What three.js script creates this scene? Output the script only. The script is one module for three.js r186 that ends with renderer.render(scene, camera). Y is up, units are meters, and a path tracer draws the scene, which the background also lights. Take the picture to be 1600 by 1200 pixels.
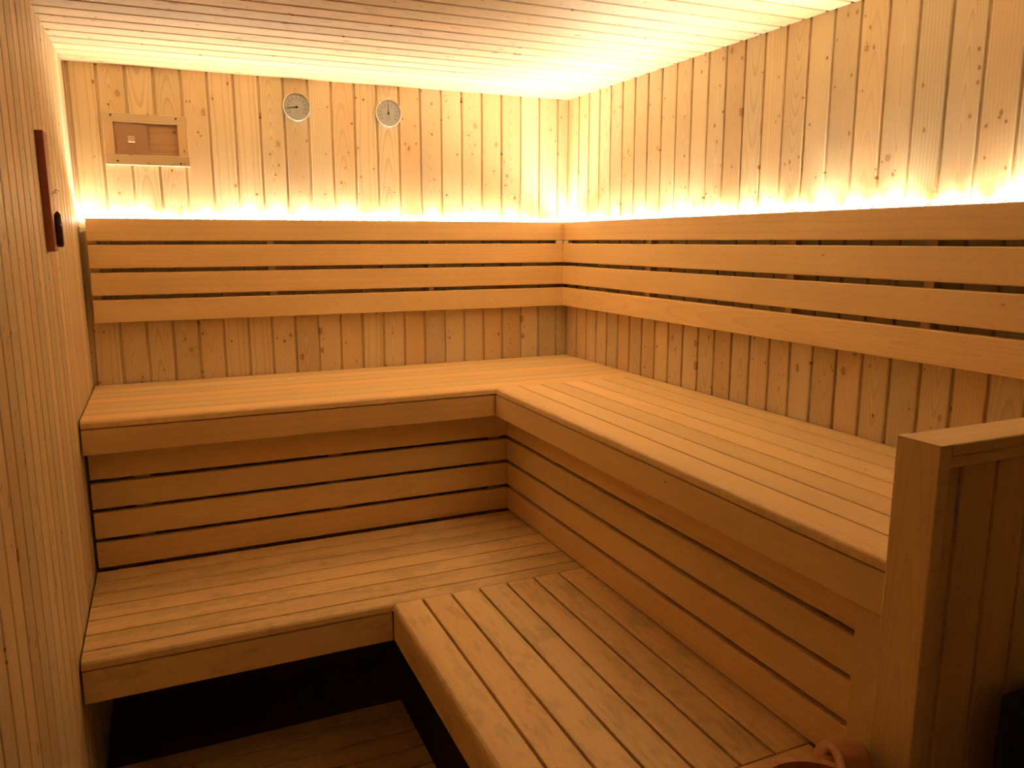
import * as THREE from 'three';
import { mergeGeometries, toCreasedNormals } from 'three/addons/utils/BufferGeometryUtils.js';
import { RectAreaLightUniformsLib } from 'three/addons/lights/RectAreaLightUniformsLib.js';

// ------------------------------------------------------------------ camera, light, exposure
// Axes: right wall is x = 0, back wall is z = 0, the seat of the upper bench is y = 0.
const scene = new THREE.Scene();
scene.background = new THREE.Color(0x000000);
const F = 1224.57;
const camera = new THREE.PerspectiveCamera(2 * Math.atan(600 / F) * 180 / Math.PI, 1600 / 1200, 0.05, 30);
camera.rotation.order = 'YXZ';
camera.position.set(-1.8145, 0.562, 3.44);
camera.rotation.set(-0.1817, -0.416, -0.0015);
scene.add(camera);
const renderer = new THREE.WebGLRenderer({ antialias: true });
renderer.toneMapping = THREE.LinearToneMapping;
renderer.toneMappingExposure = 0.95;
renderer.shadowMap.enabled = true;
RectAreaLightUniformsLib.init();
const LED_COLOR = new THREE.Color().setRGB(1.0, 0.945, 0.81);
const LED_POWER = 690;            // radiance of the tape's light
const TILT = 1.2;                 // the tape sits on an angled strip: it looks up and out into the room
function ledLight(x, y, z, length, turn) {                 // a long thin light lying on the LED tape; turn 0: back wall, -90 degrees: right wall
  const l = new THREE.RectAreaLight(LED_COLOR, LED_POWER, length, 0.010);
  l.position.set(x, y, z);
  l.rotation.order = 'YXZ';
  l.rotation.set(TILT, turn + Math.PI, 0);                 // a RectAreaLight shines along its own -z
  scene.add(l);
}

// ------------------------------------------------------------------ sizes measured from the photograph
const W = 2.094, H = 1.21, FLOOR = -1.085, DEPTH = 4.1;
const P = 0.0946;                                           // pitch of the boards
const BACK = 0.0461;                                        // front of the backrest, from the wall
const BR = [0.6452, 0.5602, 0.5452, 0.4567, 0.4397, 0.3532, 0.3359, 0.2484];
const DU = 0.687, DUR = 0.669, S = 0.533, DL = 1.245, DLR = 1.245, RX = -0.585, RZ = 0.603;
const ZA = 2.51, ZB = 2.596, TOP = 0.232, XE = -0.681;

// ------------------------------------------------------------------ helpers
let seed = 20240611;
const rnd = () => { seed = (seed + 0x6d2b79f5) | 0; let t = Math.imul(seed ^ (seed >>> 15), 1 | seed); t = (t + Math.imul(t ^ (t >>> 7), 61 | t)) ^ t; return ((t ^ (t >>> 14)) >>> 0) / 4294967296; };
const rr = (a, b) => a + (b - a) * rnd();
const names = new Map();
function numbered(name) { const n = names.get(name) || 0; names.set(name, n + 1); return n ? name + '_' + String(n).padStart(3, '0') : name; }
function mesh(name, geo, mat, parent) {
  const m = new THREE.Mesh(geo, mat); m.castShadow = m.receiveShadow = true; m.name = name;
  if (parent) parent.add(m);
  return m;
}
function thing(name, label, category, pos = [0, 0, 0], group) {
  const g = new THREE.Group(); g.name = numbered(name); g.position.set(...pos);
  g.userData = { label, category }; if (group) g.userData.group = group;
  scene.add(g); return g;
}
function structure(name, label, category) {
  const g = new THREE.Group(); g.name = name; g.userData = { kind: 'structure', label, category }; scene.add(g); return g;
}
// put a mesh whose local X, Y, Z should point along ex, ey, (ex x ey), with its local origin at o (world), under a parent that is only translated
function place(m, o, ex, ey) {
  const X = new THREE.Vector3(...ex), Y = new THREE.Vector3(...ey), Z = new THREE.Vector3().crossVectors(X, Y);
  m.quaternion.setFromRotationMatrix(new THREE.Matrix4().makeBasis(X, Y, Z));
  m.position.set(...o);
  if (m.parent) m.position.sub(m.parent.position);
  return m;
}

// ------------------------------------------------------------------ procedural wood
const TEX = 2048, LANES = 16, LANE = TEX / LANES, LEN = 2.6, LANE_W = 0.098;
const hash = (i, j, k) => { let h = Math.imul(i, 374761393) ^ Math.imul(j, 668265263) ^ Math.imul(k, 1442695041); h = Math.imul(h ^ (h >>> 13), 1274126177); h ^= h >>> 16; return (h >>> 0) / 4294967296; };
function noise2(x, y, px, k) {                              // value noise, periodic in x
  const xi = Math.floor(x), yi = Math.floor(y), fx = x - xi, fy = y - yi;
  const u = fx * fx * (3 - 2 * fx), v = fy * fy * (3 - 2 * fy);
  const a = ((xi % px) + px) % px, b = (a + 1) % px;
  return (hash(a, yi, k) * (1 - u) + hash(b, yi, k) * u) * (1 - v) + (hash(a, yi + 1, k) * (1 - u) + hash(b, yi + 1, k) * u) * v;
}
const toByte = (c) => { c = Math.min(1, Math.max(0, c)); return Math.round(255 * (c <= 0.0031308 ? 12.92 * c : 1.055 * Math.pow(c, 1 / 2.4) - 0.055)); };
function makeWood(kind) {
  const spruce = kind === 'spruce';
  const col = new Uint8Array(TEX * TEX * 4);
  for (let lane = 0; lane < LANES; lane++) {
    const K = lane * 31 + (spruce ? 1000 : 5000);
    const tone = spruce ? rr(0.88, 1.08) : rr(0.93, 1.06), warm = spruce ? rr(-0.05, 0.06) : rr(-0.03, 0.04);
    const rings = spruce ? rr(5, 13) : rr(3, 7), centre = rr(-0.8, 1.8), cathedral = spruce ? (rnd() < 0.45) : (rnd() < 0.25);
    const cs = rr(0, LEN), contrast = spruce ? rr(0.10, 0.24) : rr(0.03, 0.09);
    const knots = [];
    if (spruce) {
      const nb = Math.floor(rr(1, 5)), ns = Math.floor(rr(12, 26));
      for (let i = 0; i < nb; i++) knots.push([rr(0, LEN), rr(0.15, 0.85) * LANE_W, rr(0.0035, 0.0072), rr(1.0, 2.2), rr(0.5, 0.8)]);
      for (let i = 0; i < ns; i++) knots.push([rr(0, LEN), rr(0.08, 0.92) * LANE_W, rr(0.0016, 0.0038), rr(0.9, 1.8), rr(0.65, 1.0)]);
    } else if (rnd() < 0.2) knots.push([rr(0, LEN), rr(0.2, 0.8) * LANE_W, 0.003, 1.5, 0.35]);
    const stain = !spruce && lane >= 8 ? 1 : 0;             // the worn planks of the lower bench
    for (let iy = 0; iy < LANE; iy++) {
      const t = (iy + 0.5) / LANE * LANE_W;
      for (let ix = 0; ix < TEX; ix++) {
        const s = (ix + 0.5) / TEX * LEN;
        let warp = 0, dark = 0, halo = 0;
        for (const k of knots) {
          let ds = s - k[0]; if (ds > LEN / 2) ds -= LEN; else if (ds < -LEN / 2) ds += LEN;
          if (ds > 0.09 || ds < -0.09) continue;
          const dt = t - k[1], r = Math.sqrt(ds * ds / (k[3] * k[3]) + dt * dt) / k[2];
          if (r < 9) {
            warp += Math.sign(dt || 1) * Math.exp(-r * 0.55) * k[2] * 0.9;
            const rk = r * (0.8 + 0.5 * noise2(s * 260 + k[0] * 50, t * 260, 100000, K + 11));   // ragged outline
            if (rk < 1.25) { const big = k[2] > 0.0042; const edge = rk < 0.8 ? (big ? 0.5 + 0.3 * Math.pow(rk, 3) + 0.25 * (noise2(s * 900, t * 900, 100000, K) - 0.5) : 0.85) : (rk < 1 ? 1 : (1.25 - rk) * 4); dark = Math.max(dark, k[4] * Math.max(0, edge)); }
            const rs = Math.sqrt(ds * ds / 49 + dt * dt) / k[2];                                   // streak of darker grain running off the knot
            halo = Math.max(halo, Math.exp(-r * 0.8) * 0.4 * Math.min(1, k[2] / 0.004), Math.exp(-rs * 1.3) * 0.22 * Math.min(1, k[2] / 0.004));
          }
        }
        const wob = (noise2(s * 5 / LEN * 2, t * 14, 10, K + 1) - 0.5) * 0.012 + (noise2(s * 20 / LEN * 2, t * 40, 40, K + 2) - 0.5) * 0.003;
        const tt = (t + wob - warp) / LANE_W;
        let ds = s - cs; if (ds > LEN / 2) ds -= LEN; else if (ds < -LEN / 2) ds += LEN;
        const g = cathedral ? Math.sqrt((tt - 0.5) * (tt - 0.5) * 4 + ds * ds * 1.1 + 0.02) * rings * 1.5 : Math.abs(tt - centre) * rings;
        const f = g - Math.floor(g);
        const late = Math.pow(f, 5) * (1 - Math.pow(f, 30));                            // dark late wood at the end of each ring
        const fibre = noise2(s * 160 / LEN * 1.0, t * 1900, 160, K + 3) * 0.6 + noise2(s * 420 / LEN, t * 3800, 420, K + 4) * 0.4 - 0.5;
        const cloud = noise2(s * 8 / LEN, t * 20, 8, K + 5) - 0.5;
        let v = tone * (1 - contrast * 1.4 * late + fibre * (spruce ? 0.10 : 0.12) + cloud * 0.10);
        let pores = 0;
        if (!spruce) { const pn = noise2(s * 500 / LEN * 1.0, t * 2600, 500, K + 6); pores = pn > 0.80 ? (pn - 0.80) * 1.3 : 0; v -= pores; }
        if (stain) {
          const m = noise2(s * 26 / LEN, t * 30, 26, K + 7) * 0.6 + noise2(s * 90 / LEN, t * 95, 90, K + 8) * 0.4;
          const sp = noise2(s * 900 / LEN, t * 480, 900, K + 9);
          if (m > 0.5) v -= Math.min(1, (m - 0.5) * 5) * (0.10 + 0.26 * (sp > 0.55 ? sp - 0.35 : 0.0));
        }
        const red = late * contrast + halo * 0.6;
        let R, G, B;
        if (spruce) { R = 0.73 * v; G = 0.54 * v * (1 - 0.35 * red - warm); B = 0.305 * v * (1 - 0.7 * red - 2 * warm); }
        else { R = 0.90 * v; G = 0.595 * v * (1 - 0.3 * red - warm); B = 0.27 * v * (1 - 0.6 * red - 2 * warm); }
        if (halo) { R *= 1 - halo * 0.25; G *= 1 - halo * 0.5; B *= 1 - halo * 0.6; }
        if (dark) { R = R * (1 - dark) + 0.20 * dark; G = G * (1 - dark) + 0.075 * dark; B = B * (1 - dark) + 0.025 * dark; }
        const o = ((lane * LANE + iy) * TEX + ix) * 4;
        col[o] = toByte(R); col[o + 1] = toByte(G); col[o + 2] = toByte(B); col[o + 3] = 255;
      }
    }
  }
  const mk = (d, srgb) => { const x = new THREE.DataTexture(d, TEX, TEX); x.wrapS = THREE.RepeatWrapping; x.wrapT = THREE.ClampToEdgeWrapping; x.magFilter = THREE.LinearFilter; x.minFilter = THREE.LinearFilter; if (srgb) x.colorSpace = THREE.SRGBColorSpace; x.needsUpdate = true; return x; };
  return { map: mk(col, true) };
}
const spruceTex = makeWood('spruce'), slatTex = makeWood('slat');
const M = {};
M.spruce = new THREE.MeshStandardMaterial({ map: spruceTex.map, roughness: 0.5 });
M.slat = new THREE.MeshStandardMaterial({ map: slatTex.map, roughness: 0.55 });
M.batten = M.spruce;

// a closed profile [across, outward] swept along local X from 0 to L; grain runs along X. lane and shift choose the piece of wood.
function sweep(profile, L, lane, shift, w, smooth) {
  const n = profile.length, pos = [], uv = [];
  const V = (a) => (lane + 0.04 + 0.92 * Math.min(1, Math.max(0, a / Math.max(w, LANE_W * 0.9)))) / LANES;
  const Uc = (x) => (x + shift) / LEN;
  const put = (x, p) => { pos.push(x, p[0], p[1]); uv.push(Uc(x + 0.0), V(p[0])); };
  for (let i = 0; i < n; i++) {
    const a = profile[i], b = profile[(i + 1) % n];
    put(0, a); put(0, b); put(L, b); put(0, a); put(L, b); put(L, a);
  }
  const tris = THREE.ShapeUtils.triangulateShape(profile.map((p) => new THREE.Vector2(p[0], p[1])), []);
  for (const [a, b, c] of tris) {
    put(0, profile[a]); put(0, profile[c]); put(0, profile[b]);
    put(L, profile[a]); put(L, profile[b]); put(L, profile[c]);
  }
  let g = new THREE.BufferGeometry();
  g.setAttribute('position', new THREE.Float32BufferAttribute(pos, 3));
  g.setAttribute('uv', new THREE.Float32BufferAttribute(uv, 2));
  g.computeVertexNormals();
  if (smooth) g = toCreasedNormals(g, smooth);
  return g;
}
// all profiles are listed counter-clockwise in (Y, Z)
function boardProfile(p) {                                   // tongue-and-groove lining board, outer face at 0
  const t = 0.015, g = 0.010, d = 0.0085, r = 0.003;
  return [[0, -t], [p, -t], [p, -d], [p - g, -d], [p - g, -r], [p - g - r * 0.4, -r * 0.35], [p - g - r, 0], [r, 0], [r * 0.35, -r * 0.35], [0, -r]];
}
function slatProfile(w, t, r) {                              // planed slat with eased edges, outer face at 0
  const k = r * 0.3;
  return [[r, -t], [w - r, -t], [w - k, -t + k], [w, -t + r], [w, -r], [w - k, -k], [w - r, 0], [r, 0], [k, -k], [0, -r], [0, -t + r], [k, -t + k]];
}
function nosingProfile(w, t, r) {                            // slat whose front edge (Y = w) is rounded over
  const p = [[0.002, -t], [w - 0.002, -t], [w, -t + 0.002]];
  for (let i = 0; i <= 7; i++) { const a = i / 7 * Math.PI / 2; p.push([w - r + r * Math.cos(a), -r + r * Math.sin(a)]); }
  p.push([0.002, 0], [0, -0.002]);
  return p;
}
const randomLane = (from = 0, to = LANES) => from + Math.floor(rnd() * (to - from));

// ------------------------------------------------------------------ the room
function lining(parent, from, to, first, pitch, L, at, ex, ey, offset = 0) {   // boards side by side along ey
  let a = from, k = 0;
  while (a < to - 0.004) {
    let b = k === 0 && first > 0.002 ? from + first : a + pitch;
    if (b > to) b = to;
    const p = b - a;
    const prof = p > 0.03 ? boardProfile(p) : slatProfile(p, 0.015, 0.001);
    const m = mesh('board', sweep(prof, L, randomLane(), rr(0, LEN), p), M.spruce, parent);
    place(m, at(a), ex, ey);
    a = b; k++;
  }
}
const HT = H - FLOOR;

M.shell = new THREE.MeshStandardMaterial({ color: new THREE.Color().setRGB(0.42, 0.27, 0.13), roughness: 0.9 });
const UP = [0, 1, 0], DOWN = [0, -1, 0], PX = [1, 0, 0], NX = [-1, 0, 0], PZ = [0, 0, 1], NZ = [0, 0, -1];
function slab(parent, name, x0, x1, y0, y1, z0, z1, mat) {
  const m = mesh(name, new THREE.BoxGeometry(x1 - x0, y1 - y0, z1 - z0), mat, parent);
  m.position.set((x0 + x1) / 2, (y0 + y1) / 2, (z0 + z1) / 2); if (parent) m.position.sub(parent.position);
  return m;
}
const wallBack = structure('wall_back', 'back wall of upright knotty spruce boards', 'wall');
slab(wallBack, 'wall_core', -W - 0.08, 0.08, FLOOR - 0.08, H + 0.08, -0.08, -0.0152, M.shell);
lining(wallBack, 0, W, 0.063, 0.0964, HT, (a) => [-a, FLOOR, 0], UP, NX);
const wallRight = structure('wall_right', 'right wall of upright knotty spruce boards', 'wall');
slab(wallRight, 'wall_core', 0.0152, 0.08, FLOOR - 0.08, H + 0.08, 0, DEPTH, M.shell);
lining(wallRight, 0, DEPTH, 0.013, 0.0951, HT, (a) => [0, H, a], DOWN, PZ);
const wallLeft = structure('wall_left', 'left wall of upright spruce boards', 'wall');
slab(wallLeft, 'wall_core', -W - 0.08, -W - 0.0152, FLOOR - 0.08, H + 0.08, 0, DEPTH, M.shell);
lining(wallLeft, 0, DEPTH, 0.05, 0.0946, HT, (a) => [-W, FLOOR, a], UP, PZ);
const wallFront = structure('wall_front', 'spruce wall behind the camera', 'wall');
slab(wallFront, 'wall_core', -W - 0.08, 0.08, FLOOR - 0.08, H + 0.08, DEPTH + 0.0152, DEPTH + 0.08, M.shell);
lining(wallFront, 0, W, 0, 0.0964, HT, (a) => [-a, H, DEPTH], DOWN, NX);
const ceiling = structure('ceiling', 'ceiling of narrow spruce boards', 'ceiling');
slab(ceiling, 'ceiling_core', -W - 0.08, 0.08, H + 0.0152, H + 0.08, -0.08, DEPTH + 0.08, M.shell);
lining(ceiling, 0, DEPTH, 0.0162, 0.0931, W, (a) => [-W, H, a], PX, PZ);
const floor = structure('floor', 'dark floor under the benches', 'floor');
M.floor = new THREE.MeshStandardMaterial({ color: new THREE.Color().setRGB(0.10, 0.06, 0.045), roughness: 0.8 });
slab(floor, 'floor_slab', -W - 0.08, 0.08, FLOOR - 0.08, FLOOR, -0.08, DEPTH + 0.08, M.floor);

// ------------------------------------------------------------------ benches
const T = 0.026;                                             // plank thickness
// plank whose outer face lies in the plane through o; w across, L long
function plank(parent, name, o, ex, ey, L, w, t, opt = {}) {
  const lane = randomLane(opt.worn ? 8 : 0, opt.worn ? LANES : 8);
  const prof = opt.nosing ? nosingProfile(w, t, 0.019) : slatProfile(w, t, opt.r || 0.0022);
  return place(mesh(name, sweep(prof, L, lane, rr(0, LEN), w, opt.nosing ? 0.6 : 0), opt.mat || M.slat, parent), o, ex, ey);
}
function beam(parent, name, x0, x1, y0, y1, z0, z1) {        // rough timber
  const dx = x1 - x0, dy = y1 - y0, dz = z1 - z0;
  let m;
  if (dx >= dy && dx >= dz) m = place(mesh(name, sweep(slatProfile(dy, dz, 0.0015), dx, randomLane(), rr(0, LEN), dy), M.batten, parent), [x0, y0, z1], PX, UP);
  else if (dy >= dz) m = place(mesh(name, sweep(slatProfile(dx, dz, 0.0015), dy, randomLane(), rr(0, LEN), dx), M.batten, parent), [x1, y0, z1], UP, NX);
  else m = place(mesh(name, sweep(slatProfile(dy, dx, 0.0015), dz, randomLane(), rr(0, LEN), dy), M.batten, parent), [x0, y0, z0], PZ, UP);
  return m;
}
// upper bench along the back wall
const XL = -W + 0.006;                                       // bench ends stop short of the left wall
{
  const b = thing('sauna_bench', 'long upper wooden bench along the back wall beneath the two gauges', 'bench', [-1.04, 0, 0.34]);
  const z0 = 0.004, n = 7, p = (DU - z0) / n, g = 0.0055;
  for (let i = 0; i < n; i++) plank(b, i === n - 1 ? 'front_plank' : 'plank', [-0.003, 0, z0 + i * p], NX, PZ, -XL - 0.003, p - (i === n - 1 ? 0 : g), T, { nosing: i === n - 1 });
  plank(b, 'fascia', [XL, -0.1127, DU - 0.0015], PX, UP, -XL - DUR - 0.0015, 0.1127 - T - 0.0035, 0.024, { r: 0.003 });
  for (const x of [-2.03, -1.36, -0.72]) beam(b, 'bearer', x, x + 0.045, -T - 0.075, -T - 0.0008, 0.01, DU - 0.03);
}
// upper bench along the right wall
{
  const b = thing('sauna_bench', 'upper wooden bench along the right wall running up to the partition', 'bench', [-0.33, 0, 1.6]);
  const x0 = -0.004, n = 7, p = (DUR + x0) / n, g = 0.0058, z0 = DU + 0.0022, z1 = ZA - 0.003;
  for (let i = 0; i < n; i++) plank(b, i === n - 1 ? 'front_plank' : 'plank', [x0 - i * p, 0, z1], NZ, NX, z1 - z0, p - (i === n - 1 ? 0 : g), T, { nosing: i === n - 1 });
  plank(b, 'fascia', [-DUR + 0.0015, -0.1127, DU - 0.0015], PZ, UP, z1 - DU + 0.0015, 0.1127 - T - 0.0035, 0.024, { r: 0.003 });
  for (const z of [0.95, 1.65, 2.35]) beam(b, 'bearer', -DUR + 0.03, -0.01, -T - 0.075, -T - 0.0008, z, z + 0.045);
}
// slatted skirts under the upper benches
const RS = [[-0.2176, -0.120], [-0.3195, -0.231], [-0.4235, -0.333], [-0.527, -0.438]];
{
  const b = thing('bench_skirt', 'four horizontal slats closing the space under the back upper bench', 'bench skirt', [-1.3, -S, RZ]);
  for (const [y0, y1] of RS) plank(b, 'slat', [XL + 0.004, y0, RZ], PX, UP, RX - XL - 0.0045, y1 - y0, 0.022, { r: 0.003 });
  for (const x of [-1.955, -1.30, -0.66]) beam(b, 'batten', x, x + 0.05, -S + 0.002, -0.114, RZ - 0.022 - 0.042, RZ - 0.0222);
}
{
  const b = thing('bench_skirt', 'four horizontal slats under the right upper bench ending at an upright', 'bench skirt', [RX, -S, 1.6]);
  for (const [y0, y1] of RS) plank(b, 'slat', [RX, y0, RZ + 0.0005], PZ, UP, 2.432 - RZ, y1 - y0, 0.022, { r: 0.003 });
  for (const z of [0.95, 1.55, 2.2]) beam(b, 'batten', RX + 0.0222, RX + 0.064, -S + 0.002, -0.114, z, z + 0.05);
  place(mesh('upright', sweep(slatProfile(0.074, 0.07, 0.002), S - 0.1145, 3, 0.4, 0.074), M.slat, b), [-0.655, -0.1135, 2.433], DOWN, PZ);
}
// lower bench along the back
{
  const b = thing('sauna_bench', 'lower wooden bench in front of the back slatted skirt', 'bench', [-1.35, -S, 0.92]);
  const zj = [0.617, 0.711, 0.804, 0.899, 0.993, 1.088, 1.185, DL], x1 = RX + 0.05;
  for (let i = 0; i < 7; i++) plank(b, i === 6 ? 'front_plank' : 'plank', [x1, -S, zj[i]], NX, PZ, x1 - XL, zj[i + 1] - zj[i] - (i === 6 ? 0 : 0.0055), T, { nosing: i === 6, worn: true });
  plank(b, 'fascia', [XL, -S - 0.122, DL - 0.0015], PX, UP, -XL - DLR - 0.0015, 0.122 - T - 0.0035, 0.024, { worn: true, r: 0.003 });
  for (const x of [-2.03, -1.62, -0.8]) beam(b, 'bearer', x, x + 0.045, -S - T - 0.075, -S - T - 0.0008, 0.01, DL - 0.03);
}
// lower bench along the right side
{
  const b = thing('sauna_bench', 'lower wooden bench with widely spaced worn planks in the right foreground', 'bench', [-0.9, -S, 1.9]);
  const xj = [-0.587, -0.681, -0.774, -0.872, -0.968, -1.062, -1.155, -DLR], z0 = DL + 0.003, z1 = 2.275;
  plank(b, 'plank', [-0.535, -S, z1], NZ, NX, z1 - z0, 0.049, T, { worn: true });
  for (let i = 0; i < 7; i++) plank(b, i === 6 ? 'front_plank' : 'plank', [xj[i], -S, z1], NZ, NX, z1 - z0, xj[i] - xj[i + 1] - (i === 6 ? 0 : 0.0075), T, { nosing: i === 6, worn: true });
  for (let k = 0; k < 5; k++) { const xr = k ? -0.69 : RX - 0.002; plank(b, 'cross_plank', [xr, -S, z1 + 0.003 + k * 0.0945], NX, PZ, DLR + xr, 0.0915, T, { worn: true }); }
  plank(b, 'fascia', [-DLR + 0.0015, -S - 0.122, DL - 0.0015], PZ, UP, 2.745 - DL, 0.122 - T - 0.0035, 0.024, { worn: true, r: 0.003 });
  for (const z of [1.5, 2.25]) beam(b, 'bearer', -DLR + 0.03, -0.62, -S - T - 0.075, -S - T - 0.0008, z, z + 0.045);
  for (const z of [1.56, 2.58]) beam(b, 'leg', -0.80, -0.75, FLOOR, -S - T - 0.0765, z, z + 0.05);
}

// ------------------------------------------------------------------ backrests with the lit salt ledge behind them
const ST = 0.0225;                                           // slat thickness
{
  const b = thing('backrest', 'slatted wooden backrest on the back wall with glow above it', 'backrest', [-1.05, 0.25, 0.02]);
  for (let i = 0; i < 8; i += 2) plank(b, 'slat', [-2.0655, BR[i + 1], BACK], PX, UP, 2.0655 - 0.0245, BR[i] - BR[i + 1], ST, { r: 0.003 });
  for (const x of [-2.064, -1.411, -0.716]) beam(b, 'batten', x, x + 0.028, 0.255, 0.583, 0.0006, BACK - ST - 0.0006);
  beam(b, 'ledge', -2.0655, -0.075, 0.584, 0.596, 0.0006, BACK - ST - 0.0006);
}
{
  const b = thing('backrest', 'slatted wooden backrest on the right wall above the long right bench', 'backrest', [-0.02, 0.25, 1.25]);
  for (let i = 0; i < 8; i += 2) plank(b, 'slat', [-BACK, BR[i + 1], BACK + 0.0003], PZ, UP, ZA - 0.02 - BACK, BR[i] - BR[i + 1], ST, { r: 0.003 });
  for (const z of [0.76, 1.55, 2.04]) beam(b, 'batten', -BACK + ST + 0.0006, -0.0006, 0.255, 0.583, z - 0.03, z);
  M.spacer = new THREE.MeshStandardMaterial({ color: new THREE.Color().setRGB(0.86, 0.74, 0.52), roughness: 0.6 });
  slab(b, 'corner_spacer', -0.0435, -0.0245, BR[2] + 0.0006, BR[1] - 0.0006, 0.049, 0.092, M.spacer);
  slab(b, 'corner_spacer', -0.080, -0.0475, BR[2] + 0.0006, BR[1] - 0.0006, 0.026, 0.0435, M.spacer);
  beam(b, 'corner_batten', -0.0305, -0.0006, 0.255, 0.575, 0.0006, 0.0225);
  beam(b, 'ledge', -BACK + ST + 0.0006, -0.0006, 0.584, 0.596, 0.075, ZA - 0.03);
}
M.led = new THREE.MeshStandardMaterial({ color: 0xffffff, emissive: LED_COLOR, emissiveIntensity: 8 });
M.tape = new THREE.MeshStandardMaterial({ color: 0xf2f2ee, roughness: 0.5 });
const LY = 0.6375, LZ = 0.0172, LT = 0.002;                   // centre line of the tape
function ledStrip(label, pos, turn, x, z, length) {          // local frame: X along the wall, Z into the room
  const t = thing('led_strip', label, 'light strip', pos);
  const wedge = (nm, prof, mat) => { const m = mesh(nm, sweep(prof, length, 0, 0, 0.1), mat, t); return m; };
  const c = Math.cos(TILT), n = Math.sin(TILT), h = 0.005;  // tape runs along (y: c, z: -n), looks along (y: n, z: c)
  const at = (u, v) => [u * c + v * n, -u * n + v * c];     // (y, z) of a point u up the tape and v in front of it
  const strip = wedge('profile', [[-0.0405, -0.0162], [-0.0095, -0.0162], [-0.0095, -0.0062], at(h, -0.0022), at(h, -LT), at(-h, -LT), [-0.0405, 0.0045]].map(([y, z]) => [y, z]).reverse(), M.tape);
  const tape = wedge('glowing_tape', [at(-h, -LT + 0.0002), at(h, -LT + 0.0002), at(h, -0.0004), at(-h, -0.0004)].reverse(), M.led);
  for (const m of [strip, tape]) place(m, [x, LY, z], turn ? PZ : PX, UP);
  const mid = turn ? [x, LY, z + length / 2] : [x + length / 2, LY, z];
  ledLight(...mid, length, turn);
}
M.salt = new THREE.MeshPhysicalMaterial({ color: new THREE.Color().setRGB(0.96, 0.93, 0.86), roughness: 1, transmission: 0.66, thickness: 0 });
function lumpGeometry(detail) {
  const g = new THREE.IcosahedronGeometry(1, detail), q = g.attributes.position, k = new Map();
  for (let i = 0; i < q.count; i++) {
    const key = [q.getX(i), q.getY(i), q.getZ(i)].map((v) => v.toFixed(3)).join();
    if (!k.has(key)) k.set(key, rr(0.72, 1.15));
    const s = k.get(key); q.setXYZ(i, q.getX(i) * s, q.getY(i) * s, q.getZ(i) * s);
  }
  g.computeVertexNormals(); return g;
}
ledStrip('glowing light strip hidden behind the backrest on the back wall', [-1.05, 0.597, 0.0105], 0, -2.082, LZ, 2.05);
ledStrip('glowing light strip hidden behind the backrest on the right wall', [-0.0105, 0.597, 1.25], -Math.PI / 2, -LZ, 0.03, ZA - 0.07);
const lumps = Array.from({ length: 9 }, () => lumpGeometry(1)), crumbs = Array.from({ length: 5 }, () => lumpGeometry(0));
function saltLump(x, y, z, r, label, group) {
  const m = mesh(numbered('salt_lump'), lumps[Math.floor(rnd() * lumps.length)], M.salt, scene);
  m.position.set(x, y, z); m.scale.set(r * rr(0.85, 1.15), r * rr(0.8, 1.1), r * rr(0.85, 1.15)); m.rotation.set(rr(0, 6), rr(0, 6), rr(0, 6));
  m.userData = { label, category: 'salt lump', group };
}
const crumbGeo = [];
function crumb(x, y, z, r) {
  const g = crumbs[Math.floor(rnd() * crumbs.length)].clone();
  g.applyMatrix4(new THREE.Matrix4().compose(new THREE.Vector3(x, y, z), new THREE.Quaternion().setFromEuler(new THREE.Euler(rr(0, 6), rr(0, 6), rr(0, 6))), new THREE.Vector3(r, r * rr(0.7, 1), r)));
  crumbGeo.push(g);
}
{
  const lb = 'translucent white salt lump lying behind the top slat of the back backrest', gb = 'salt lumps along the back wall';
  const lr = 'translucent white salt lump lying behind the top slat of the right backrest', gr = 'salt lumps along the right wall';
  const run = (from, to, fn) => { let a = from; while (a < to) { const r = rnd() < 0.14 ? rr(0.0115, 0.0145) : rr(0.0065, 0.011); fn(a + r, r); a += r * 2 + (rnd() < 0.13 ? rr(0.006, 0.02) : rr(-0.001, 0.0018)); } };
  const top = BR[0] + 0.0008;
  run(-2.064, -0.05, (x, r) => saltLump(x, 0.642 + r * rr(0.8, 1.1), 0.0015 + r * rr(1.1, 1.4), r, lb, gb));
  run(0.05, ZA - 0.05, (z, r) => { if (z > 1.4 && rnd() < 0.35) r *= 1.35; saltLump(-0.0015 - r * rr(1.1, 1.4), 0.642 + r * rr(0.8, 1.1), z, r, lr, gr); });
  for (let i = 0; i < 330; i++) { const r = rr(0.002, 0.0042); crumb(rr(-2.06, -0.05), top + r * 0.9, rr(0.026, 0.043), r); }
  for (let i = 0; i < 380; i++) { const r = rr(0.002, 0.0042); crumb(-rr(0.026, 0.043), top + r * 0.9, rr(0.05, ZA - 0.05), r); }
  for (const [x, y, z, r] of [[-2.0805, 0.638, 0.032, 0.0105], [-2.080, 0.618, 0.034, 0.010], [-2.0805, 0.601, 0.033, 0.0085]]) saltLump(x, y, z, r, 'white salt lump spilling past the left end of the back backrest', 'salt lumps at the left end');
  const m = mesh('salt_crumbs', mergeGeometries(crumbGeo), M.salt, scene);
  m.userData = { kind: 'stuff', label: 'fine crushed white salt between the larger lumps', category: 'salt' };
}

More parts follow.
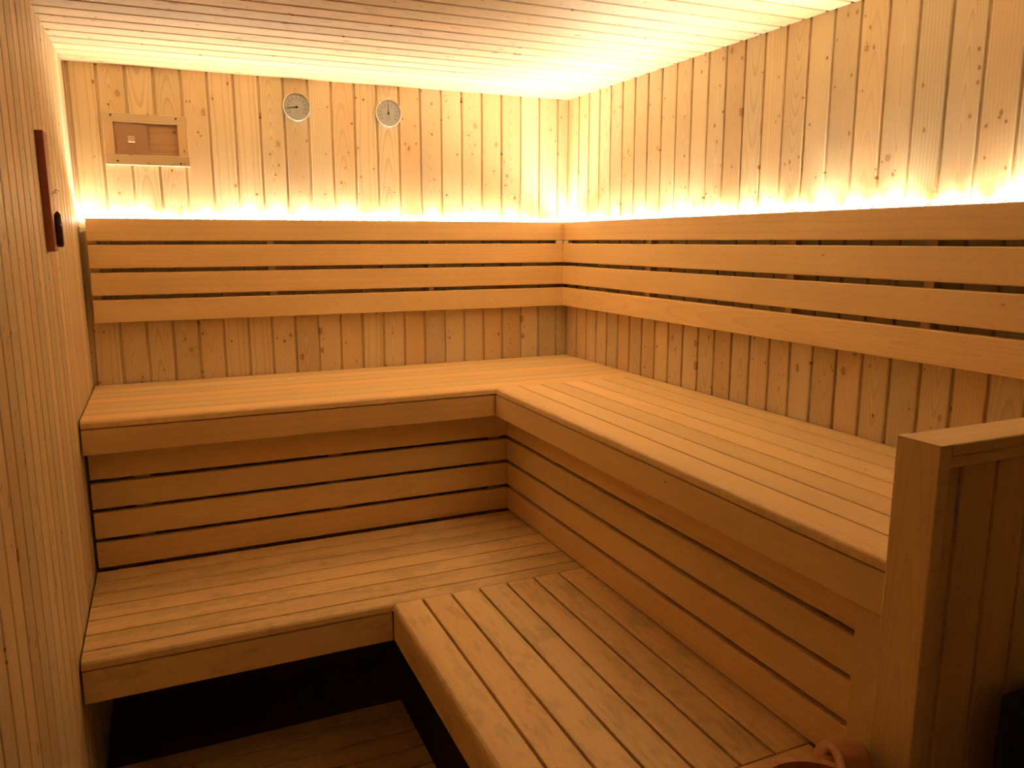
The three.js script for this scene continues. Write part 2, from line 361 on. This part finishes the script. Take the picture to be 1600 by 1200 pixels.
// ------------------------------------------------------------------ partition at the end of the right bench
{
  const b = thing('partition', 'half-height boarded partition with an end board and cap beside the right bench', 'partition', [-0.34, FLOOR, 2.553]);
  plank(b, 'end_board', [XE, TOP, ZA], DOWN, PZ, TOP - FLOOR, ZB - ZA, 0.027, { r: 0.003 });
  place(mesh('cap', sweep(slatProfile(ZB - ZA, 0.021, 0.003), -XE - 0.0275 - 0.001, 5, 0.3, 0.09), M.slat, b), [-0.001, TOP, ZA], NX, PZ);
  plank(b, 'rail', [-0.653, 0.1885, 2.591], PX, UP, 0.652, 0.0215, 0.0155, { r: 0.002 });
  slab(b, 'core', -0.653, -0.001, FLOOR, 0.2105, 2.5305, 2.5595, M.shell);
  let a = 0.001;
  for (const e of [0.037, 0.1312, 0.2254, 0.3196, 0.4138, 0.508, 0.602, 0.653]) {
    const w = e - a;
    place(mesh('board', sweep(boardProfile(w), 0.19 - FLOOR - 0.002, randomLane(0, 8), rr(0, LEN), w), M.slat, b), [-a, FLOOR + 0.0005, 2.575], UP, NX);
    place(mesh('board', sweep(boardProfile(w), 0.2105 - FLOOR - 0.002, randomLane(0, 8), rr(0, LEN), w), M.slat, b), [-a, 0.21, 2.515], DOWN, NX);
    a = e;
  }
}

// ------------------------------------------------------------------ sliding air vent on the back wall
M.ventPanel = new THREE.MeshStandardMaterial({ map: spruceTex.map, color: new THREE.Color().setRGB(0.66, 0.52, 0.50), roughness: 0.6 });
M.dark = new THREE.MeshStandardMaterial({ color: 0x2a1a10, roughness: 0.6, metalness: 0.4 });
{
  const b = thing('air_vent', 'square-framed sliding wooden air vent on the back wall', 'vent', [-1.832, 0.84, 0]);
  const x0 = -1.979, x1 = -1.684, y0 = 0.8465, y1 = 1.0345, i0 = -1.944, i1 = -1.7195, j0 = 0.885, j1 = 1.0025, t = 0.018;
  const f = (o, L, w, ex, ey, lane) => place(mesh('frame_strip', sweep(slatProfile(w, t - 0.0005, 0.0015), L, lane, rr(0, LEN), w), M.spruce, b), o, ex, ey);
  f([x0, y0, t], x1 - x0, j0 - y0, PX, UP, 2); f([x0, j1, t], x1 - x0, y1 - j1, PX, UP, 9);
  f([i0, j0, t], j1 - j0, i0 - x0, UP, NX, 4); f([x1, j0, t], j1 - j0, x1 - i1, UP, NX, 4);
  const back = plank(b, 'fixed_panel', [i0, j0, 0.003], PX, UP, i1 - i0, j1 - j0, 0.0025, { r: 0.0005, mat: M.ventPanel });
  const sl = plank(b, 'sliding_panel', [i0 + 0.0005, j0 + 0.0005, 0.0105], PX, UP, 0.117, j1 - j0 - 0.001, 0.0065, { r: 0.001, mat: M.ventPanel });
  const kn = mesh('knob', sweep(slatProfile(0.024, 0.013, 0.003), 0.024, 6, 0.2, 0.024), M.spruce, sl); kn.position.set(0.047, 0.044, 0.0131);
  for (const [x, y] of [[-1.949, 1.027], [-1.7235, 1.0245], [-1.9375, 0.860], [-1.716, 0.857]]) {
    const s = mesh('screw', new THREE.CylinderGeometry(0.0035, 0.0035, 0.0016, 14), M.dark, b); s.rotation.x = Math.PI / 2; s.position.set(x, y, t + 0.0005).sub(b.position);
  }
}

// ------------------------------------------------------------------ round gauges
M.chrome = new THREE.MeshStandardMaterial({ color: 0xe6e4e2, metalness: 1, roughness: 0.22 });
M.black = new THREE.MeshStandardMaterial({ color: 0x0b0908, roughness: 0.5 });
M.glass = new THREE.MeshPhysicalMaterial({ color: 0xffffff, transmission: 1, thickness: 0, roughness: 0.02, ior: 1.45 });
function dialTexture(kind) {
  const N = 512, c = document.createElement('canvas'); c.width = c.height = N; const x = c.getContext('2d');
  x.fillStyle = '#b4b4b6'; x.fillRect(0, 0, N, N);
  x.translate(N / 2, N / 2);
  const a0 = Math.PI * 0.80, a1 = Math.PI * 2.20, n = 50;
  x.strokeStyle = '#4e4139';
  for (let i = 0; i <= n; i++) {
    const a = a0 + (a1 - a0) * i / n, big = i % 5 === 0;
    x.lineWidth = big ? 5 : 2.5; x.beginPath(); x.moveTo(Math.cos(a) * 232, Math.sin(a) * 232); x.lineTo(Math.cos(a) * (big ? 200 : 214), Math.sin(a) * (big ? 200 : 214)); x.stroke();
    if (big) { x.save(); x.rotate(a + Math.PI / 2); x.fillStyle = '#5a4b42'; x.fillRect(-14, -186, 11, 24); x.fillRect(3, -186, 11, 24); x.fillStyle = '#b4b4b6'; x.fillRect(-10, -181, 3, 6); x.fillRect(7, -181, 3, 14); x.restore(); }
  }
  x.lineWidth = 3; x.beginPath(); x.arc(0, 0, 140, a0, a1); x.stroke();
  if (kind === 'thermometer') { x.strokeStyle = '#a4543f'; x.lineWidth = 5; x.beginPath(); x.arc(0, 92, 26, Math.PI * 1.1, Math.PI * 1.9); x.stroke(); x.fillStyle = '#a4543f'; x.fillRect(-26, 98, 52, 7); }
  else { x.fillStyle = '#4e4139'; for (const u of [-34, -10, 14]) x.fillRect(u, 72, 16, 8); x.fillRect(-46, 110, 92, 4); }
  const t = new THREE.CanvasTexture(c); t.colorSpace = THREE.SRGBColorSpace; return t;
}
function gauge(name, label, x, y, r, needleAngle, kind) {
  const b = thing(name, label, kind, [x, y, 0.0005]);
  const V = (a) => a.map(([p, q]) => new THREE.Vector2(p, q));
  const lat = (nm, pts, mat) => { const m = mesh(nm, new THREE.LatheGeometry(V(pts), 56), mat, b); m.rotation.x = Math.PI / 2; return m; };
  lat('case', [[0, 0], [r * 0.94, 0], [r * 0.96, 0.012], [r * 0.90, 0.0125], [0, 0.0125]], M.chrome);
  lat('rim', [[r * 0.95, 0.010], [r * 0.99, 0.012], [r, 0.016], [r * 0.985, 0.0205], [r * 0.945, 0.0215], [r * 0.905, 0.018], [r * 0.895, 0.0128], [r * 0.95, 0.010]], M.chrome);
  const face = mesh('dial', new THREE.CircleGeometry(r * 0.915, 56), new THREE.MeshStandardMaterial({ map: dialTexture(kind), roughness: 0.42, metalness: 0.1 }), b); face.position.z = 0.0129;
  const n = new THREE.Group(); n.name = 'needle'; n.position.z = 0.0145; n.rotation.z = needleAngle; b.add(n);
  const sh = new THREE.Shape(); sh.moveTo(0.006 * -1, 0.0011); sh.lineTo(-0.010, 0); sh.lineTo(-0.006, -0.0011); sh.lineTo(0.008, -0.0017); sh.lineTo(r * 0.74, -0.0004); sh.lineTo(r * 0.74, 0.0004); sh.lineTo(0.008, 0.0017); sh.closePath();
  mesh('pointer', new THREE.ExtrudeGeometry(sh, { depth: 0.0006, bevelEnabled: false }), M.black, n);
  const hb = mesh('hub', new THREE.CylinderGeometry(0.0045, 0.005, 0.002, 20), M.black, n); hb.rotation.x = Math.PI / 2; hb.position.z = 0.001;
  const gl = mesh('glass', new THREE.CircleGeometry(r * 0.915, 48), M.glass, b); gl.position.z = 0.0182;
}
gauge('dial_thermometer', 'round thermometer with its needle pointing left, nearer the vent', -1.262, 1.098, 0.0565, Math.PI * 1.03, 'thermometer');
gauge('dial_hygrometer', 'round hygrometer with its needle pointing straight up, nearer the corner', -0.878, 1.096, 0.0575, Math.PI / 2, 'hygrometer');

// ------------------------------------------------------------------ sand timer on the left wall
M.redwood = new THREE.MeshStandardMaterial({ map: slatTex.map, color: new THREE.Color().setRGB(0.40, 0.16, 0.13), roughness: 0.45 });
M.brass = new THREE.MeshStandardMaterial({ color: 0xd8c9a4, metalness: 0.9, roughness: 0.3 });
M.sand = new THREE.MeshStandardMaterial({ color: 0x3a0f14, roughness: 0.9 });
{
  const x0 = -W + 0.0005, b = thing('sand_timer', 'tall dark red sand timer hanging on the left wall', 'sand timer', [x0, 0.69, 0.945]);
  place(mesh('backboard', sweep(slatProfile(0.07, 0.0195, 0.0015), 0.315, 2, 0.5, 0.07), M.redwood, b), [x0 + 0.0195, 0.533, 0.911], UP, PZ);
  const gx = 0.0295, gp = [];
  const prof = [[0.0005, -0.147], [0.007, -0.146], [0.0098, -0.140], [0.0100, -0.075], [0.0088, -0.045], [0.0045, -0.018], [0.0018, 0], [0.0045, 0.018], [0.0088, 0.045], [0.0100, 0.075], [0.0098, 0.140], [0.007, 0.146], [0.0005, 0.147]];
  const gl = mesh('glass_bulbs', new THREE.LatheGeometry(prof.map(([a, c]) => new THREE.Vector2(a, c)), 28), M.glass, b); gl.position.x = gx;
  const sd = mesh('sand', new THREE.LatheGeometry([[0.0003, -0.1455], [0.0065, -0.1445], [0.0090, -0.139], [0.0092, -0.075], [0.0082, -0.058], [0.004, -0.052], [0.0003, -0.049]].map(([a, c]) => new THREE.Vector2(a, c)), 24), M.sand, gl);
  const ring = mesh('collar', new THREE.TorusGeometry(0.0042, 0.0014, 8, 20), M.brass, b); ring.rotation.x = Math.PI / 2; ring.position.set(gx, 0, 0);
  const hook = mesh('hook', new THREE.TubeGeometry(new THREE.CatmullRomCurve3([[0.0185, -0.002, 0], [0.024, -0.003, 0.004], [0.027, 0.001, 0.006], [0.031, 0.006, 0.006], [0.036, 0.006, 0.004], [0.0375, 0.002, 0.002]].map((v) => new THREE.Vector3(...v))), 24, 0.0013, 8), M.brass, b);
}

// ------------------------------------------------------------------ duckboard on the floor
{
  const b = thing('duckboard', 'slatted wooden duckboard on the dark floor in front of the lower benches', 'duckboard', [-1.6, FLOOR, 2.2]);
  const y = -1.05, z0 = 0.947, p = 0.0942, x1 = -1.15, L = 0.905;
  for (let i = 0; i < 26; i++) plank(b, 'slat', [x1, y, z0 + i * p], NX, PZ, L, p - 0.010, 0.018, { worn: true });
  for (const x of [-2.0, -1.62, -1.25]) beam(b, 'bearer', x, x + 0.04, FLOOR + 0.0005, y - 0.0185, z0 + 0.01, z0 + 26 * p - 0.02);
}

// ------------------------------------------------------------------ bucket and ladle on the end of the lower right bench
{
  const cx = -0.89, cz = 2.60, R = 0.11, hgt = 0.190, n = 16, y0 = -S + 0.0006;
  const b = thing('wooden_bucket', 'staved wooden water bucket at the bottom edge beside the partition', 'bucket', [cx, y0, cz]);
  for (let i = 0; i < n; i++) {
    const a0 = i / n * Math.PI * 2 + 0.004, a1 = (i + 1) / n * Math.PI * 2 - 0.004, sh = new THREE.Shape();
    sh.absarc(0, 0, R, a0, a1, false); sh.absarc(0, 0, R - 0.014, a1, a0, true); sh.closePath();
    const g = new THREE.ExtrudeGeometry(sh, { depth: hgt, bevelEnabled: false, curveSegments: 3 });
    const uv = g.attributes.uv, q = g.attributes.position, lane = randomLane(0, 8), sf = rr(0, LEN);
    for (let k = 0; k < q.count; k++) uv.setXY(k, (q.getZ(k) + sf) / LEN, (lane + 0.1 + 0.8 * Math.abs(((Math.atan2(q.getY(k), q.getX(k)) / (Math.PI * 2) + 1) * n) % 1)) / LANES);
    const m = mesh('stave', g, M.redstave || (M.redstave = new THREE.MeshStandardMaterial({ map: slatTex.map, color: new THREE.Color().setRGB(0.64, 0.40, 0.32), roughness: 0.5 })), b); m.rotation.x = -Math.PI / 2;
  }
  for (const y of [0.03, 0.14]) { const h = mesh('hoop', new THREE.CylinderGeometry(R + 0.0015, R + 0.0015, 0.016, 48, 1, true), M.chrome, b); h.position.y = y; }
  const bt = mesh('bottom', new THREE.CylinderGeometry(R - 0.015, R - 0.015, 0.014, 40), M.redstave, b); bt.position.y = 0.012;
  // ladle lying across the rim, its cup turned to the right
  const l = thing('wooden_ladle', 'turned wooden ladle with its cup lying beside the bucket rim', 'ladle', [-0.745, -0.385, 2.505]);
  const cup = mesh('cup', new THREE.LatheGeometry([[0.0005, -0.042], [0.024, -0.041], [0.036, -0.034], [0.043, -0.016], [0.045, 0.006], [0.043, 0.034], [0.041, 0.040], [0.037, 0.040], [0.036, 0.034], [0.037, 0.006], [0.033, -0.016], [0.022, -0.028], [0.0005, -0.031]].map(([a, c]) => new THREE.Vector2(a, c)), 48), M.redstave, l);
  { const uv = cup.geometry.attributes.uv, q = cup.geometry.attributes.position; for (let k = 0; k < q.count; k++) uv.setXY(k, (q.getX(k) * 1.2 + q.getY(k) * 2 + 0.7) / LEN, (2.5 + q.getZ(k) * 9) / LANES); }
  cup.quaternion.setFromUnitVectors(new THREE.Vector3(0, 1, 0), new THREE.Vector3(0.9, -0.1, 0.42).normalize());
  const hd = mesh('handle', new THREE.TubeGeometry(new THREE.CatmullRomCurve3([[-0.030, 0.004, -0.014], [-0.031, 0.046, 0.004], [-0.048, 0.0575, 0.035], [-0.08, 0.0555, 0.08], [-0.16, 0.0555, 0.19]].map((v) => new THREE.Vector3(...v))), 32, 0.0085, 10), M.redstave, l);
}

// ------------------------------------------------------------------ heater with stones in the right corner
M.heater = new THREE.MeshStandardMaterial({ color: 0x17171b, roughness: 0.55, metalness: 0.3 });
M.stone = new THREE.MeshStandardMaterial({ color: 0xa88d82, roughness: 0.95 });
{
  const x0 = -0.512, x1 = -0.12, z0 = 2.615, z1 = 2.95, yt = -0.245;
  const b = thing('sauna_heater', 'black metal sauna heater with an open stone basket at the right edge', 'heater', [(x0 + x1) / 2, FLOOR, (z0 + z1) / 2]);
  const rect = (w, d, r) => { const s = new THREE.Shape(); s.moveTo(-w / 2 + r, -d / 2); s.lineTo(w / 2 - r, -d / 2); s.absarc(w / 2 - r, -d / 2 + r, r, -Math.PI / 2, 0); s.absarc(w / 2 - r, d / 2 - r, r, 0, Math.PI / 2); s.absarc(-w / 2 + r, d / 2 - r, r, Math.PI / 2, Math.PI); s.absarc(-w / 2 + r, -d / 2 + r, r, Math.PI, Math.PI * 1.5); return s; };
  const w = x1 - x0, d = z1 - z0, outer = rect(w, d, 0.05); outer.holes.push(rect(w - 0.03, d - 0.03, 0.04));
  const shell = mesh('shell', new THREE.ExtrudeGeometry(outer, { depth: yt - FLOOR - 0.16, bevelEnabled: true, bevelSize: 0.003, bevelThickness: 0.004, bevelSegments: 2, curveSegments: 8 }), M.heater, b);
  shell.rotation.x = -Math.PI / 2; shell.position.y = 0.15;
  const tray = mesh('stone_tray', new THREE.ExtrudeGeometry(rect(w - 0.032, d - 0.032, 0.039), { depth: 0.05, bevelEnabled: false }), M.heater, b); tray.rotation.x = -Math.PI / 2; tray.position.y = yt - FLOOR - 0.13;
  for (const [sx, sz] of [[-1, -1], [1, -1], [-1, 1], [1, 1]]) { const l = mesh('leg', new THREE.CylinderGeometry(0.012, 0.014, 0.1465, 16), M.heater, b); l.position.set(sx * (w / 2 - 0.05), 0.0735, sz * (d / 2 - 0.05)); const fl = 0; l.position.y += fl; }
  const stones = Array.from({ length: 4 }, () => lumpGeometry(2));
  for (let i = 0; i < 4; i++) for (let k = 0; k < 3; k++) {
    const r = rr(0.033, 0.0365), m = mesh(numbered('heater_stone'), stones[(i * 3 + k) % 4], M.stone, scene);
    m.position.set(x0 + 0.066 + i * 0.086, yt - 0.034 + rr(0, 0.008), z0 + 0.066 + k * 0.098); m.scale.set(r * 0.95, r * 0.8, r); m.rotation.set(rr(0, 6), rr(0, 6), rr(0, 6));
    m.userData = { label: 'rough grey stone lying in the open top of the black heater', category: 'stone', group: 'heater stones' };
  }
}
renderer.render(scene, camera);
